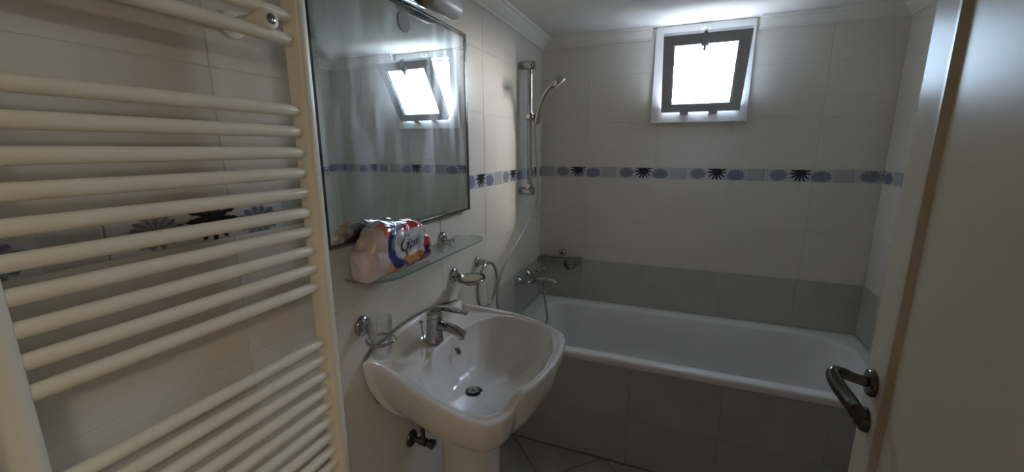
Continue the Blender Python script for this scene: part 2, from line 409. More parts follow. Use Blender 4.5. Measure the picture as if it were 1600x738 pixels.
for x0, x1, z0, z1 in ((OX0+.004, OX0+.018, OZ0+.004, OZ1-.004), (OX1-.018, OX1-.004, OZ0+.004, OZ1-.004), (OX0+.018, OX1-.018, OZ0+.004, OZ0+.009), (OX0+.018, OX1-.018, OZ1-.018, OZ1-.004)):
    box(bm, x0, x1, .03, .07, z0, z1)
lab(obj('fixed_frame', bm, ALU, win, angle=30), 'grey aluminium frame set in the opening')
# sash: hinged at the bottom, tilted into the room
TILT = math.radians(33)
sm = Matrix.Translation((0, -.012, OZ0+.006)) @ Matrix.Rotation(TILT, 4, 'X')
SX0, SX1, SL, ST = .686, 1.060, .413, .048
bm = B()
for x0, x1, z0, z1 in ((SX0, SX0+ST, 0.018, SL), (SX1-ST, SX1, 0.018, SL), (SX0+ST, SX1-ST, 0.018, .016+ST), (SX0+ST, SX1-ST, SL-ST, SL)):
    box(bm, x0, x1, -.036, 0, z0, z1, bev=.0, mtx=sm)
bmesh.ops.remove_doubles(bm, verts=bm.verts[:], dist=.0005)
sash = lab(obj('sash', bm, ALU, win, angle=30), 'grey aluminium sash tilted into the room')
bm = B(); box(bm, SX0+ST-.005, SX1-ST+.005, -.020, -.015, .012+ST-.005, SL-ST+.005, mtx=sm)
lab(obj('pane', bm, PANE, sash, angle=0), 'frosted reeded glass pane')
bm = B()
for x0, x1, z0, z1 in ((SX0+ST, SX0+ST+.004, .012+ST, SL-ST), (SX1-ST-.004, SX1-ST, .012+ST, SL-ST), (SX0+ST+.004, SX1-ST-.004, .012+ST, .012+ST+.004), (SX0+ST+.004, SX1-ST-.004, SL-ST-.004, SL-ST)):
    box(bm, x0, x1, -.030, -.021, z0, z1, mtx=sm)
lab(obj('glazing_gasket', bm, BLACK, sash, angle=0), 'dark rubber gasket around the pane')
for xc in (.800, .938):
    bm = B(); box(bm, xc-.022, xc+.022, -.030, -.010, OZ0-.010, OZ0+.012, bev=.002); box(bm, xc-.02, xc+.02, -.030, -.003, .004, .03, mtx=sm)
    tube(bm, [(xc-.024, -.018, OZ0+.006), (xc+.024, -.018, OZ0+.006)], .006, 10)
    obj('hinge', bm, ALU, win)
bm = B(); box(bm, .852, .884, -.050, -.034, SL-.055, SL-.020, bev=.003, mtx=sm); box(bm, .862, .874, -.056, -.04, SL-.075, SL-.05, bev=.002, mtx=sm)
box(bm, .860, .876, -.046, -.02, SL-.02, SL+.012, bev=.002, mtx=sm)
lab(obj('sash_catch', bm, ALU, sash), 'small catch at the top of the sash')
bm = B(); box(bm, .846, .890, -.034, -.019, 2.072, 2.094, bev=.002); tube(bm, [(.868, -.040, 2.078), (.868, -.030, 2.086)], .008, 10)
lab(obj('catch_keeper', bm, WHITE, win), 'white keeper for the sash catch')
tp = sm @ Vector((SX0+.006, -.012, .235))
bm = B(); tube(bm, [(SX0+.001, .02, OZ0+.13), tp], .0035, 8); obj('stay_arm', bm, DKMETAL, win)

# ------------------------------------------------------------------ bathtub with tiled front
def rrect(x0, x1, y0, y1, r, z, n=9):
    pts = []
    for cx, cy, a0 in ((x1-r, y1-r, 0), (x0+r, y1-r, 90), (x0+r, y0+r, 180), (x1-r, y0+r, 270)):
        for k in range(n):
            a = math.radians(a0+90*k/(n-1)); pts.append((cx+r*math.cos(a), cy+r*math.sin(a), z))
    # extra points along the straight sides keep the loft even
    out = []
    for i, p in enumerate(pts):
        q = pts[(i+1) % len(pts)]; out.append(p)
        if (i+1) % n == 0:
            for t in (.25, .5, .75): out.append(tuple(p[j]+(q[j]-p[j])*t for j in range(3)))
    return out
TZ = .545
tub = thing('bathtub', (.85, -.35, 0), 'white built-in bathtub along the window wall, behind the washbasin', 'bathtub')
bm = B()
rings = [rrect(.004, W-.004, -.700, -.004, .004, TZ-.034), rrect(.003, W-.003, -.713, -.003, .006, TZ-.034), rrect(.003, W-.003, -.716, -.003, .006, TZ-.026),
         rrect(.003, W-.003, -.716, -.003, .007, TZ-.010), rrect(.004, W-.004, -.711, -.004, .008, TZ-.002), rrect(.010, W-.010, -.703, -.008, .012, TZ),
         rrect(.085, W-.066, -.668, -.078, .125, TZ+.001), rrect(.093, W-.074, -.660, -.086, .122, TZ-.003), rrect(.100, W-.082, -.654, -.092, .118, TZ-.014),
         rrect(.112, W-.105, -.648, -.100, .118, TZ-.10), rrect(.125, W-.150, -.640, -.108, .118, TZ-.22), rrect(.150, W-.215, -.625, -.122, .118, TZ-.32),
         rrect(.180, W-.265, -.600, -.145, .11, TZ-.37), rrect(.24, W-.33, -.54, -.20, .09, TZ-.385)]
loft(bm, rings, cap1=True)
obj('tub_body', bm, TUBM, tub, angle=50)
bm = B(); lathe(bm, [(.035, 0), (.034, .004), (.020, .006), (.004, .004)], (.33, -.37, TZ-.386), (0, 0, 1)); lab(obj('drain', bm, CHROME, tub), 'chrome drain')
bm = B(); box(bm, .004, W-.004, TUBF+.0012, TUBF+.06, 0, TZ-.034); apron = lab(obj('apron', bm, mat('grey_joint', (.33, .32, .29), .8, var=.15, scale=25), tub, angle=0), 'grey tiled front of the bathtub')
for r0, r1 in ((.0, .245), (.245, TZ-.036)):
    us = cols(.005, .283, .38, W-.005)
    for a, b in zip(us, us[1:]):
        o = bpy.data.objects.new('tile', tile_mesh(b-a-.0016, r1-r0-.0016, GREY_TILE)); COL.objects.link(o); o.parent = apron
        mm = RB.to_4x4(); mm.translation = Vector(((a+b)/2, TUBF, (r0+r1)/2))-ROOTLOC['bathtub']; o.matrix_local = mm

bm = B(); tube(bm, [(.004+k*.0423, TUBF-.001-.0012*random.random(), .0015) for k in range(41)], [.0028+.0022*random.random() for k in range(41)], 7); lab(obj('sealant_bead', bm, SILIC, tub), 'dirty dark joint along the floor')

# ------------------------------------------------------------------ heated towel rail
rad = thing('towel_radiator', (.06, -2.07, .3), 'tall cream towel radiator on the left wall, of many horizontal tubes', 'radiator')
def rail_prof(yc, z, inner):
    # D shaped upright: flat sides, softly rounded front
    w2 = .0165; pts = [(.066, -w2), (.090, -w2), (.098, -w2+.004), (.102, -w2*.4), (.102, w2*.4), (.098, w2-.004), (.090, w2), (.066, w2), (.062, w2-.005), (.062, -w2+.005)]
    return [(x, yc+y, z) for x, y in pts]
YR, YL = -1.832, -2.307
for yc in (YR, YL):
    bm = B(); loft(bm, [rail_prof(yc, z, 0) for z in (.42, 1.85)], cap0=True, cap1=True); obj('upright', bm, CREAM, rad, angle=35)
barz = [1.694, 1.737, 1.780] + [1.562-.0412*k for k in range(10)] + [1.059-.0395*k for k in range(15)]
for z in barz:
    bm = B()
    ys = [YL+.012, YL+.020]+[YL+.02+(YR-YL-.04)*k/6 for k in range(1, 6)]+[YR-.020, YR-.012]
    rr = [.0090, .0112]+[.0115]*5+[.0112, .0090]
    bow = [.082, .083]+[.085+.0*k for k in range(5)]+[.083, .082]
    tube(bm, [(bx, y, z) for bx, y in zip(bow, ys)], rr, 14); obj('tube', bm, CREAM, rad, angle=50)
for zb, yb in ((1.716, -1.905), (1.716, -2.25), (.62, -1.905)):
    bm = B(); lathe(bm, [(.024, 0), (.024, .004), (.013, .008), (.013, .062), (.0165, .064), (.0175, .096), (.0165, .101), (.012, .103)], (.001, yb, zb), (1, 0, 0), 24)
    br = lab(obj('wall_bracket', bm, CREAM, rad), 'cream round wall bracket between the tubes')
    bm = B(); lathe(bm, [(.009, 0), (.009, .002), (.006, .004)], (.1035, yb, zb), (1, 0, 0), 18); lab(obj('screw_cap', bm, CHROME, br), 'small chrome screw cap')

# ------------------------------------------------------------------ mirror
MY0, MY1, MZ0, MZ1 = -1.765, -1.012, 1.246, 1.906
mir = thing('wall_mirror', (.015, -1.385, 1.24), 'large frameless rectangular mirror on the left wall above the glass shelf', 'mirror')
def yz(x, i, j=None):
    j = i if j is None else j
    return [(x, MY0+i, MZ0+j), (x, MY1-i, MZ0+j), (x, MY1-i, MZ1-j), (x, MY0+i, MZ1-j)]
bm = B(); loft(bm, [yz(.0275, .019, .0065), yz(.0300, .032, .020)]); bm.faces.new([bm.verts.new(p) for p in yz(.0300, .032, .020)])
bmesh.ops.remove_doubles(bm, verts=bm.verts[:], dist=.0002)
obj('mirror_glass', bm, MIRROR, mir, angle=0.5)
bm = B(); loft(bm, [yz(.0005, 0), yz(.026, 0), yz(.0285, .004, .002), yz(.0285, .0195, .007), yz(.02, .0195, .007)], cap0=True, cap1=True)
lab(obj('mirror_edge', bm, DARKEDGE, mir, angle=30), 'dark polished edge strip')
bm = B(); lathe(bm, [(.029, 0), (.029, .0012), (.0285, .0018)], (.0302, -1.402, 1.848), (1, 0, 0), 36)
lab(obj('round_sticker', bm, mat('grey_sticker', (.22, .23, .235), .5), mir), 'round grey disc stuck on the glass')

# mirror lamp above
lamp = thing('mirror_lamp', (.03, -1.385, 1.93), 'chrome wall lamp with frosted glass shades above the mirror, half out of view', 'lamp')
bm = B(); box(bm, .001, .028, -1.50, -1.33, 1.915, 1.965, bev=.004); obj('back_plate', bm, CHROME, lamp)
bm = B(); box(bm, .030, .058, -1.560, -1.318, 1.902, 1.924, bev=.004); box(bm, .012, .034, -1.46, -1.36, 1.910, 1.93, bev=.003); obj('bar', bm, CHROME, lamp)
for s in (-1, 1):
    yc = -1.452+s*.165
    bm = B(); tube(bm, [(.046, -1.450+s*.075, 1.915), (.060, -1.450+s*.082, 1.927), (.075, -1.450+s*.098, 1.934)], .006, 10); box(bm, .058, .092, -1.450+s*.100-.006, -1.450+s*.100+.006, 1.917, 1.951, bev=.003)
    arm = obj('lamp_arm', bm, CHROME, lamp)
    bm = B(); lathe(bm, [(.020, 0), (.031, .004), (.034, .012), (.034, .155), (.031, .166), (.020, .172), (.004, .174)], (.075, -1.450+s*.104, 1.934), (0, s, 0), 28)
    lab(obj('lamp_shade', bm, FROST, lamp), 'frosted white glass shade')

# ------------------------------------------------------------------ glass shelf
shelf = thing('glass_shelf', (.0, -1.38, 1.14), 'narrow greenish glass shelf under the mirror', 'shelf')
def shelf_outline(z, i=0):
    y0, y1, d = -1.690+i, -1.062-i, .130-i
    pts = [(.006+i, y0), (.006+i, y1), (.05, y1)]
    r = .06
    for k in range(7): a = PI/2*k/6; pts.append((d-r+r*math.sin(a), y1-.03-r+r*math.cos(a)+.03*math.cos(a)*0+.03 if False else y1-r+r*math.cos(a)))
    for k in range(9): a = PI/2*k/8; r2 = .09; pts.append((d-r2+r2*math.cos(a), y0+r2-r2*math.sin(a)))
    return [(x, y, z) for x, y in pts]
bm = B(); loft(bm, [shelf_outline(1.1435, .0008), shelf_outline(1.1500, .0008)], cap0=True, cap1=True); obj('glass_plate', bm, SHELFG, shelf, angle=30)
bm = B(); so = [shelf_outline(zq)[2:]+[(.006, -1.690, zq)] for zq in (1.1433, 1.1502)]; loft(bm, so, closed=False); lab(obj('glass_edge', bm, EDGEG, shelf, angle=30), 'green polished front edge')
for yb in (-1.194, -1.585):
    bm = B(); lathe(bm, [(.022, 0), (.022, .004), (.017, .010), (.012, .014)], (.001, yb, 1.163), (1, 0, 0), 24)
    br = obj('shelf_bracket', bm, CHROME, shelf)
    bm = B(); box(bm, .010, .050 if yb > -1.3 else .031, yb-.011, yb+.011, 1.1515, 1.160, bev=.003); box(bm, .010, .050, yb-.009, yb+.009, 1.1365, 1.1425, bev=.002)
    obj('bracket_jaw', bm, CHROME, br)

# ------------------------------------------------------------------ plastic pack on the shelf
def pack_pt(u, a):
    """u along the pack (left to right), a angle round its section (0 = front, +pi/2 = top)"""
    tops = [(0, .088), (.05, .112), (.14, .132), (.26, .138), (.45, .136), (.6, .136), (.74, .128), (.84, .106), (.93, .070), (1, .030)]
    thk = [(0, .036), (.05, .042), (.14, .046), (.3, .046), (.5, .044), (.7, .041), (.85, .032), (.94, .020), (1, .007)]
    def ip(T):
        for (a0, b0), (a1, b1) in zip(T, T[1:]):
            if u <= a1: t = (u-a0)/(a1-a0); t = t*t*(3-2*t) if False else t; return b0+(b1-b0)*t
        return T[-1][1]
    H, D = ip(tops), ip(thk); c, s = math.cos(a), math.sin(a)
    ex = lambda q, p: math.copysign(abs(q)**p, q)
    y = -1.698+u*.300+(.012*s*s*(1 if s > 0 else 0))*(1 if u > .5 else -1)*0
    x = .078+D*ex(c, .62); z = 1.1515+H/2+H/2*ex(s, .72)
    v = Vector((x*9, y*9, z*9)); p = Vector((x, y, z))
    n = Vector((c, 0, s*.8)); fl = min(1, max(0, (z-1.1515)/.02))
    k = abs(noise.noise(v*1.7+Vector((3, 1, 7))))*.020-.005+abs(noise.noise(v*4.1))*.007-.002
    k *= (1.0 if u > .17 else .55)
    p += n*k*fl
    p.z = max(p.z, 1.1512); p.x = min(max(p.x, .0325), .127)
    return p
NU, NA = 150, 96
bm = B(); rings = []
for kk in (.02, .3, .55, .74, .87, .95):                 # rounded left end
    r0 = [pack_pt(0, 2*PI*j/NA) for j in range(NA)]; cc = sum(r0, Vector())/NA
    rings.append([cc+(p-cc)*kk+Vector((0, -.020*math.sqrt(1-kk*kk)-.004*noise.noise((p+(cc-p)*kk)*30), 0)) for p in r0])
for i in range(NU+1):
    u = i/NU; rings.append([pack_pt(u, 2*PI*j/NA) for j in range(NA)])
loft(bm, rings, cap0=True, cap1=True)
pack = obj('plastic_pack', bm, None, None, angle=70)
tag(pack, 'crumpled plastic pack with red, blue and white print lying on the glass shelf', 'pack')
ca = pack.data.color_attributes.new('print', 'FLOAT_COLOR', 'POINT')
def pcol(u, w_, a):
    nz = noise.noise(Vector((u*9, w_*5, 2)))*.05; front = math.cos(a) > (-.05 if u > .16 else -.8)
    u = u/.16*.385 if u < .16 else .385+(u-.16)/.84*.615
    U, V = u+nz*.4, w_+nz
    if not front:                                       # back side, seen in the mirror
        if V > .86: return (.42, .44, .55)
        if V > .66: return (.62, .06, .04) if U > .1 else (.04, .05, .22)
        if V > .56 and U < .3: return (.03, .04, .20)
        if V < .12: return (.75, .35, .13)
        return (.60, .58, .56)
    if U < .385:
        if V > .90 and .30 < U: return (.60, .52, .50)
        if V > .56 + .10*abs(U-.2): return (.64, .49, .41) if V < .86 else (.66, .55, .52)
        if .42 < V < .60 and .04 < U < .24 and noise.noise(Vector((u*22, w_*26, 5+math.sin(a)*3))) > .0: return (.52, .46, .47)
        return (.66, .56, .55)
    # printed end
    dx, dy = (U-.66)/.265, (V-.55)/.50
    r = math.hypot(dx, dy)
    if V > .955 and .52 < U < .80: return (.02, .035, .17)
    if .78 < r < 1.06 and U < .60 and V > .14: return (.018, .035, .20) if r > .90 or V < .5 else (.16, .22, .42)
    if U < .46 and V > .66: return (.55, .07, .03) if noise.noise(Vector((u*14, w_*9, 1))) < .18 else (.60, .22, .06)
    if V > .83: return (.55, .05, .03) if U > .50 else (.02, .03, .17)
    if U > .80 and V > .66 and V-.66 > (U-.80)*-.5 and U < .86: return (.55, .05, .03)
    if V < .13: return (.03, .03, .14) if .55 < U < .72 else ((.52, .07, .04) if U > .66 else (.60, .28, .10))
    if U > .80 and V < .56: return (.50, .06, .04) if V > .36 or U > .9 else (.03, .03, .16)
    if V < .30: return (.60, .27, .08) if U < .60 or V > .2 else (.62, .22, .12)
    if .56 < U < .60 and V < .5: return (.35, .05, .08)
    return (.68, .68, .70)
i = 0
for uu in range(len(rings)):
    for j in range(NA):
        p = rings[uu][j]; u = max(0, uu-6)/NU; zt = max(q.z for q in rings[uu])
        c = pcol(u, (p.z-1.1515)/.139, 2*PI*j/NA); ca.data[i].color = (*c, 1); i += 1
M, N, L, Bs = nt_of('printed_plastic_film')
at = N.new('ShaderNodeAttribute'); at.attribute_name = 'print'; L.new(at.outputs['Color'], Bs.inputs['Base Color'])
Bs.inputs['Roughness'].default_value = .24; Bs.inputs['Coat Weight'].default_value = .9; Bs.inputs['Coat Roughness'].default_value = .06
pack.data.materials.append(M)
# lettering wrapped on the pack front
def text_mesh(body, size):
    cu = bpy.data.curves.new('lettering', 'FONT'); cu.body = body; cu.size = size; cu.resolution_u = 3; cu.shear = .25
    o = bpy.data.objects.new('lettering', cu); COL.objects.link(o)
    bpy.context.view_layer.update(); me = bpy.data.meshes.new_from_object(o.evaluated_get(bpy.context.evaluated_depsgraph_get()))
    bpy.data.objects.remove(o); return me
def front_x(y, z):
    u = min(1, max(0, (y+1.698)/.300)); best = None
    for k in range(-24, 25):
        p = pack_pt(u, k*PI/2/24)
        if best is None or abs(p.z-z) < abs(best.z-z): best = p
    return best.x
for body, size, y0, z0, bold, cl in (('G', .066, -1.606, 1.207, .0030, (.02, .04, .06)), ('ipas', .042, -1.566, 1.213, .0012, (.02, .03, .12))):
    me = text_mesh(body, size); bm = B(); bm.from_mesh(me); bpy.data.meshes.remove(me)
    bmesh.ops.triangulate(bm, faces=bm.faces[:]); bmesh.ops.subdivide_edges(bm, edges=bm.edges[:], cuts=1)
    for v in bm.verts:
        y = y0+v.co.x; z = z0+v.co.y+.10*v.co.x; v.co = Vector((front_x(y, z)+.0016, y, z))
    lab(obj('lettering', bm, mat('print_ink', cl, .3, var=.1), pack, angle=0), 'dark lettering ' + body)

# ------------------------------------------------------------------ washbasin
bas = thing('washbasin', (.12, -1.40, 0), 'white shell-shaped porcelain pedestal washbasin on the left wall', 'washbasin')
OUT = [(.030, -1.640, .880), (.076, -1.648, .872), (.130, -1.662, .866), (.183, -1.678, .861), (.240, -1.697, .857), (.290, -1.707, .853), (.328, -1.708, .846), (.360, -1.706, .834), (.390, -1.703, .827), (.420, -1.692, .824), (.446, -1.662, .824), (.456, -1.626, .826), (.457, -1.600, .832), (.459, -1.590, .846),
       (.472, -1.583, .862), (.488, -1.540, .863), (.497, -1.490, .863), (.507, -1.395, .863), (.503, -1.306, .863), (.493, -1.236, .863), (.476, -1.190, .862), (.445, -1.166, .861), (.412, -1.147, .861), (.366, -1.123, .861), (.323, -1.104, .861), (.25, -1.083, .862), (.176, -1.075, .864), (.10, -1.088, .871), (.030, -1.104, .880)]
INN = [(.141, -1.571, .853), (.122, -1.474, .853), (.113, -1.357, .853), (.125, -1.268, .853), (.145, -1.190, .853), (.190, -1.128, .854), (.249, -1.115, .855), (.361, -1.143, .855), (.432, -1.202, .855), (.470, -1.303, .855), (.476, -1.429, .855), (.463, -1.505, .855), (.440, -1.560, .853), (.434, -1.592, .842),
       (.425, -1.620, .828), (.398, -1.652, .826), (.358, -1.664, .829), (.308, -1.670, .838), (.258, -1.664, .845), (.205, -1.640, .850), (.162, -1.606, .852)]
DC = Vector((.228, -1.400))
def hit(poly, th, closed=True):
    d = Vector((math.cos(th), math.sin(th))); best = None
    n = len(poly)
    for i in range(n if closed else n-1):
        a = Vector(poly[i][:2])-DC; b = Vector(poly[(i+1) % n][:2])-DC; e = b-a
        den = d.x*e.y-d.y*e.x
        if abs(den) < 1e-9: continue
        t = (a.x*e.y-a.y*e.x)/den; s = (a.x*d.y-a.y*d.x)/den
        if t > 0 and -1e-6 <= s <= 1+1e-6 and (best is None or t > best[0]): best = (t, poly[i][2]+(poly[(i+1) % n][2]-poly[i][2])*s)
    return best
def upstand(y):                                        # top of the back ledge along the wall
    T = [(-1.640, .890), (-1.605, .910), (-1.547, .917), (-1.467, .928), (-1.396, .930), (-1.330, .926), (-1.23, .910), (-1.166, .897), (-1.104, .884)]
    if y <= T[0][0]: return T[0][1]
    for (a0, b0), (a1, b1) in zip(T, T[1:]):
        if y <= a1: return b0+(b1-b0)*(y-a0)/(a1-a0)
    return T[-1][1]
NB = 240; prof_rings = []
def ring_list(th):
    c, s = math.cos(th), math.sin(th); P = []
    ri, zi = hit(INN, th); back = False
    tb = (DC.x-.004)/(-c) if c < -1e-6 else 1e9         # distance to the wall side
    yb = DC.y+tb*s
    ho = hit(OUT, th, closed=False)
    if ho is None: back = True; ro, zo = tb, upstand(yb)
    else: ro, zo = ho
    if tb < ro: ro = tb
    at = lambda r, z: P.append((DC.x+c*r, DC.y+s*r, z))
    floor_z = .702
    for f, z in ((None, .700), (.25, .7045), (.45, .712), (.62, .726), (.76, .748), (.87, .780), (.945, .813), (.985, .8395)):
        r = .0225 if f is None else ri*f
        zz = z if f is None else floor_z+(z-floor_z)*((zi-floor_z)/(.853-floor_z))
        at(max(r, .0225), zz)
    at(ri, zi-.0040); at(ri+.0030, zi-.0006); at(ri+.0085, zi)
    ri2 = ri+.0085
    if back:
        cosf = -c; g = lambda dx: ro-dx/cosf               # dx = distance from the wall
        wl = min(g(.050), ro-.03); wl = max(wl, ri2+.004)
        at(ri2+(wl-ri2)*.35, zi+.001); at(wl, zi+.004)
        at(max(g(.034), wl+.002), zi+.006+.15*(zo-zi)); at(max(g(.022), wl+.004), zo-.006); at(g(.014), zo); at(g(.002), zo-.001); at(g(0), zo-.006)
    else:
        rim = min(.028, (ro-ri2)*.70); stp = min(.007, (ro-ri2)*.15)
        at(ri2+(ro-rim-stp-ri2)*.5, zi); at(ro-rim-stp, zi+.0005)
        at(ro-rim, zo-.0008); at(ro-rim*.55, zo); at(ro-rim*.22, zo-.0006); at(ro-.0012, zo-.0045); at(ro, zo-.012)
    O = Vector(P[-1]); bot = Vector((.222+.100*c, -1.404+.090*s, .648))
    ztop = O.z
    for k in range(1, 9):
        ph = PI/2*k/8; q = Vector((bot.x+(O.x-bot.x)*math.cos(ph)**.78, bot.y+(O.y-bot.y)*math.cos(ph)**.78, ztop-(ztop-bot.z)*math.sin(ph)**1.12))
        q.x = max(q.x, .004); P.append(tuple(q))
    P.append((.222+.06*c, -1.404+.055*s, .650))
    return P
al = [ring_list(2*PI*k/NB) for k in range(NB)]
bm = B(); loft(bm, [[al[k][i] for k in range(NB)] for i in range(len(al[0]))], cap1=True)
bowl = obj('bowl', bm, PORC, bas, angle=0)
for p in bowl.data.polygons: p.use_smooth = True
subsurf(bowl, 1)
# overflow hole with a chrome ring, drain with plug
bm = B(); lathe(bm, [(.0225, -.004), (.0225, .002), (.027, .0032), (.030, .001)], (DC.x, DC.y, .7005), (0, 0, 1), 30, cap=False)
box(bm, DC.x-.02, DC.x+.02, DC.y-.02, DC.y+.02, .690, .692)
dr = lab(obj('drain', bm, DKMETAL, bas), 'dark drain opening')
bm = B(); lathe(bm, [(.0185, 0), (.0195, .004), (.018, .007), (.012, .0092), (.006, .0102), (.001, .0105)], (DC.x, DC.y, .702), (0, 0, 1), 26); lab(obj('plug', bm, CHROME, dr), 'chrome plug')
on = Vector((.80, 0, .60)).normalized()
bm = B(); tube(bm, [Vector((.1415, -1.345, .803))+Vector((0, 1, 0))*.0105*math.cos(2*PI*k/20)+on.cross(Vector((0, 1, 0)))*.0135*math.sin(2*PI*k/20) for k in range(20)], .0022, 8, closed=True)
ovr = obj('overflow_ring', bm, CHROME, bas)
bm = B(); lathe(bm, [(.0105, 0), (.0105, .002)], Vector((.1412, -1.345, .8030)), on, 20); lab(obj('overflow_hole', bm, BLACK, ovr), 'dark overflow hole')
# pedestal
bm = B()
def ped(z, a, b): return [(.222+(a if math.cos(t) > 0 else .10)*math.copysign(abs(math.cos(t))**.85, math.cos(t)), -1.404+b*math.copysign(abs(math.sin(t))**.85, math.sin(t)), z) for t in [2*PI*k/40 for k in range(40)]]
loft(bm, [ped(.660, .098, .090), ped(.62, .094, .087), ped(.50, .091, .084), ped(.30, .088, .083), ped(.12, .092, .088), ped(.03, .100, .098), ped(.0, .100, .098)], cap0=True, cap1=True)
obj('pedestal', bm, PORC, bas, angle=50)
kc = min(range(NB), key=lambda k: (al[k][17][0]-.004)**2+(al[k][17][1]+1.64)**2)
bead = [(.0048, p[1]-.001, p[2]) for p in al[kc][17:] if p[0] < .045]
bm = B(); tube(bm, bead, .0032, 8)
tube(bm, spline([(.005, -1.6415, .888), (.005, -1.605, .911), (.005, -1.547, .918), (.005, -1.467, .929), (.005, -1.396, .931), (.005, -1.33, .927), (.005, -1.23, .911), (.005, -1.11, .886)]), .0035, 8)
lab(obj('sealant_bead', bm, SILIC, bas), 'dark sealant line along the wall')

# basin mixer tap
fx, fy, fz = .086, -1.402, .8615
tap = thing('basin_tap', (fx, fy, fz), 'chrome single-lever tap standing on the washbasin', 'tap')
bm = B(); lathe(bm, [(.031, 0), (.031, .004), (.0285, .008), (.0275, .03), (.0265, .070), (.0255, .085)], (fx, fy, fz), (.06, 0, 1), 28); obj('tap_body', bm, CHROME, tap)
bm = B(); tube(bm, spline([(fx+.004, fy, fz+.052), (fx+.045, fy, fz+.056), (fx+.085, fy, fz+.046), (fx+.112, fy, fz+.034)], 5), [.023]*3+[.0215]*4+[.020]*4+[.018]*5, 16, flat=((0, 1, 0), .66))
sp = obj('spout', bm, CHROME, tap)
bm = B(); lathe(bm, [(.0095, 0), (.0095, .010), (.007, .011)], (fx+.103, fy, fz+.030), (.1, 0, -1), 18); obj('aerator', bm, CHROME, sp)
bm = B(); lathe(bm, [(.0255, .086), (.026, .094), (.0245, .108), (.015, .117), (.001, .119)], (fx, fy, fz), (.06, 0, 1), 28)
tube(bm, spline([(fx-.010, fy, fz+.107), (fx+.03, fy+.004, fz+.116), (fx+.075, fy+.009, fz+.112), (fx+.118, fy+.014, fz+.106)], 5), [.023]*4+[.020]*4+[.017]*4+[.014]*4, 14, flat=((0, 1, 0), .36))
obj('lever', bm, CHROME, tap)
bm = B(); tube(bm, [(fx-.026, fy-.022, fz+.000), (fx-.032, fy-.024, fz+.062)], .0022, 8); bmesh.ops.create_uvsphere(bm, u_segments=12, v_segments=8, radius=.0068, matrix=Matrix.Translation((fx-.0325, fy-.0245, fz+.066)))
obj('lift_rod', bm, CHROME, tap)

# angle valve under the basin
av = thing('angle_valve', (0, -1.43, .495), 'small dark chrome angle valve on the wall under the washbasin', 'valve')
bm = B(); lathe(bm, [(.030, 0), (.029, .004), (.022, .010), (.012, .012)], (.001, -1.444, .492), (1, 0, 0), 26); obj('rosette', bm, DKMETAL, av)
bm = B(); lathe(bm, [(.010, .01), (.010, .035), (.014, .036), (.014, .062), (.010, .064)], (.001, -1.444, .492), (1, 0, 0), 20); tube(bm, [(.05, -1.444, .492), (.05, -1.444, .535), (.052, -1.444, .60), (.056, -1.442, .632)], .0075, 10); obj('valve_body', bm, DKMETAL, av)
bm = B(); lathe(bm, [(.008, 0), (.008, .012), (.016, .014), (.0155, .026), (.006, .030)], (.062, -1.444, .492), (1, 0, 0), 18); box(bm, .088, .094, -1.460, -1.428, .480, .504, bev=.003); obj('valve_knob', bm, DKMETAL, av)

# ------------------------------------------------------------------ tumbler holder + tumbler
GY, GZ = -1.636, .995
th_ = thing('tumbler_holder', (0, GY, GZ), 'chrome wall ring holder left of the basin, holding the glass', 'holder')
bm = B(); lathe(bm, [(.030, 0), (.030, .004), (.026, .010), (.014, .014), (.012, .024), (.004, .026)], (.001, GY, GZ), (1, 0, 0), 30); obj('rosette', bm, CHROME, th_)
CX, CY = .078, -1.650; RZ = .972
bm = B(); arc = [(.016, GY, GZ-.006), (.026, GY-.005, GZ-.013), (.034, GY-.010, GZ-.020)]
a0 = 150
for k in range(24):
    a = math.radians(184+k*320/23); arc.append((CX+.0375*math.cos(a), CY+.0375*math.sin(a), RZ))
tube(bm, arc, .0042, 10); obj('ring', bm, CHROME, th_)
tum = obj('tumbler', lathe(B(), [(.001, .001), (.026, 0), (.0275, .004), (.0325, .112), (.0312, .112), (.0262, .010), (.001, .009)], (CX, CY, .925), (0, 0, 1), 32, cap=False), GLASS)
tag(tum, 'clear drinking glass in the chrome ring left of the basin', 'glass')

# ------------------------------------------------------------------ soap dish
sd = thing('soap_dish', (0, -1.120, .995), 'chrome soap dish with a yellowed ribbed insert, beside the towel ring', 'soap dish')
bm = B(); lathe(bm, [(.030, 0), (.030, .004), (.026, .010), (.014, .014), (.012, .024), (.004, .026)], (.001, -1.120, .995), (1, 0, 0), 30); obj('rosette', bm, CHROME, sd)
sx, sy, sz = .078, -1.112, .990
bm = B(); tube(bm, [(.02, -1.12, .990), (.035, -1.118, .984)], .006, 10)
tube(bm, [(sx+.050*math.cos(2*PI*k/32), sy+.062*math.sin(2*PI*k/32), sz-.004) for k in range(32)], .004, 10, closed=True); obj('ring', bm, CHROME, sd)
bm = B()
def el(a, b, z): return [(sx+a*math.cos(2*PI*k/32), sy+b*math.sin(2*PI*k/32), z) for k in range(32)]
loft(bm, [el(.03, .04, sz-.020), el(.044, .056, sz-.010), el(.052, .064, sz+.004), el(.050, .062, sz+.004), el(.042, .054, sz-.007), el(.028, .038, sz-.016)], cap0=True, cap1=True)
obj('glass_bowl', bm, glass_mat('dish_glass', (.9, .92, .9), .03), sd)
bm = B(); loft(bm, [el(.041, .052, sz-.004), el(.041, .052, sz-.001)], cap0=True, cap1=True); mt_ = obj('soap_mat', bm, mat('brownish_soap_mat', (.40, .36, .26), .5, var=.15, scale=40), sd)
bm = B()
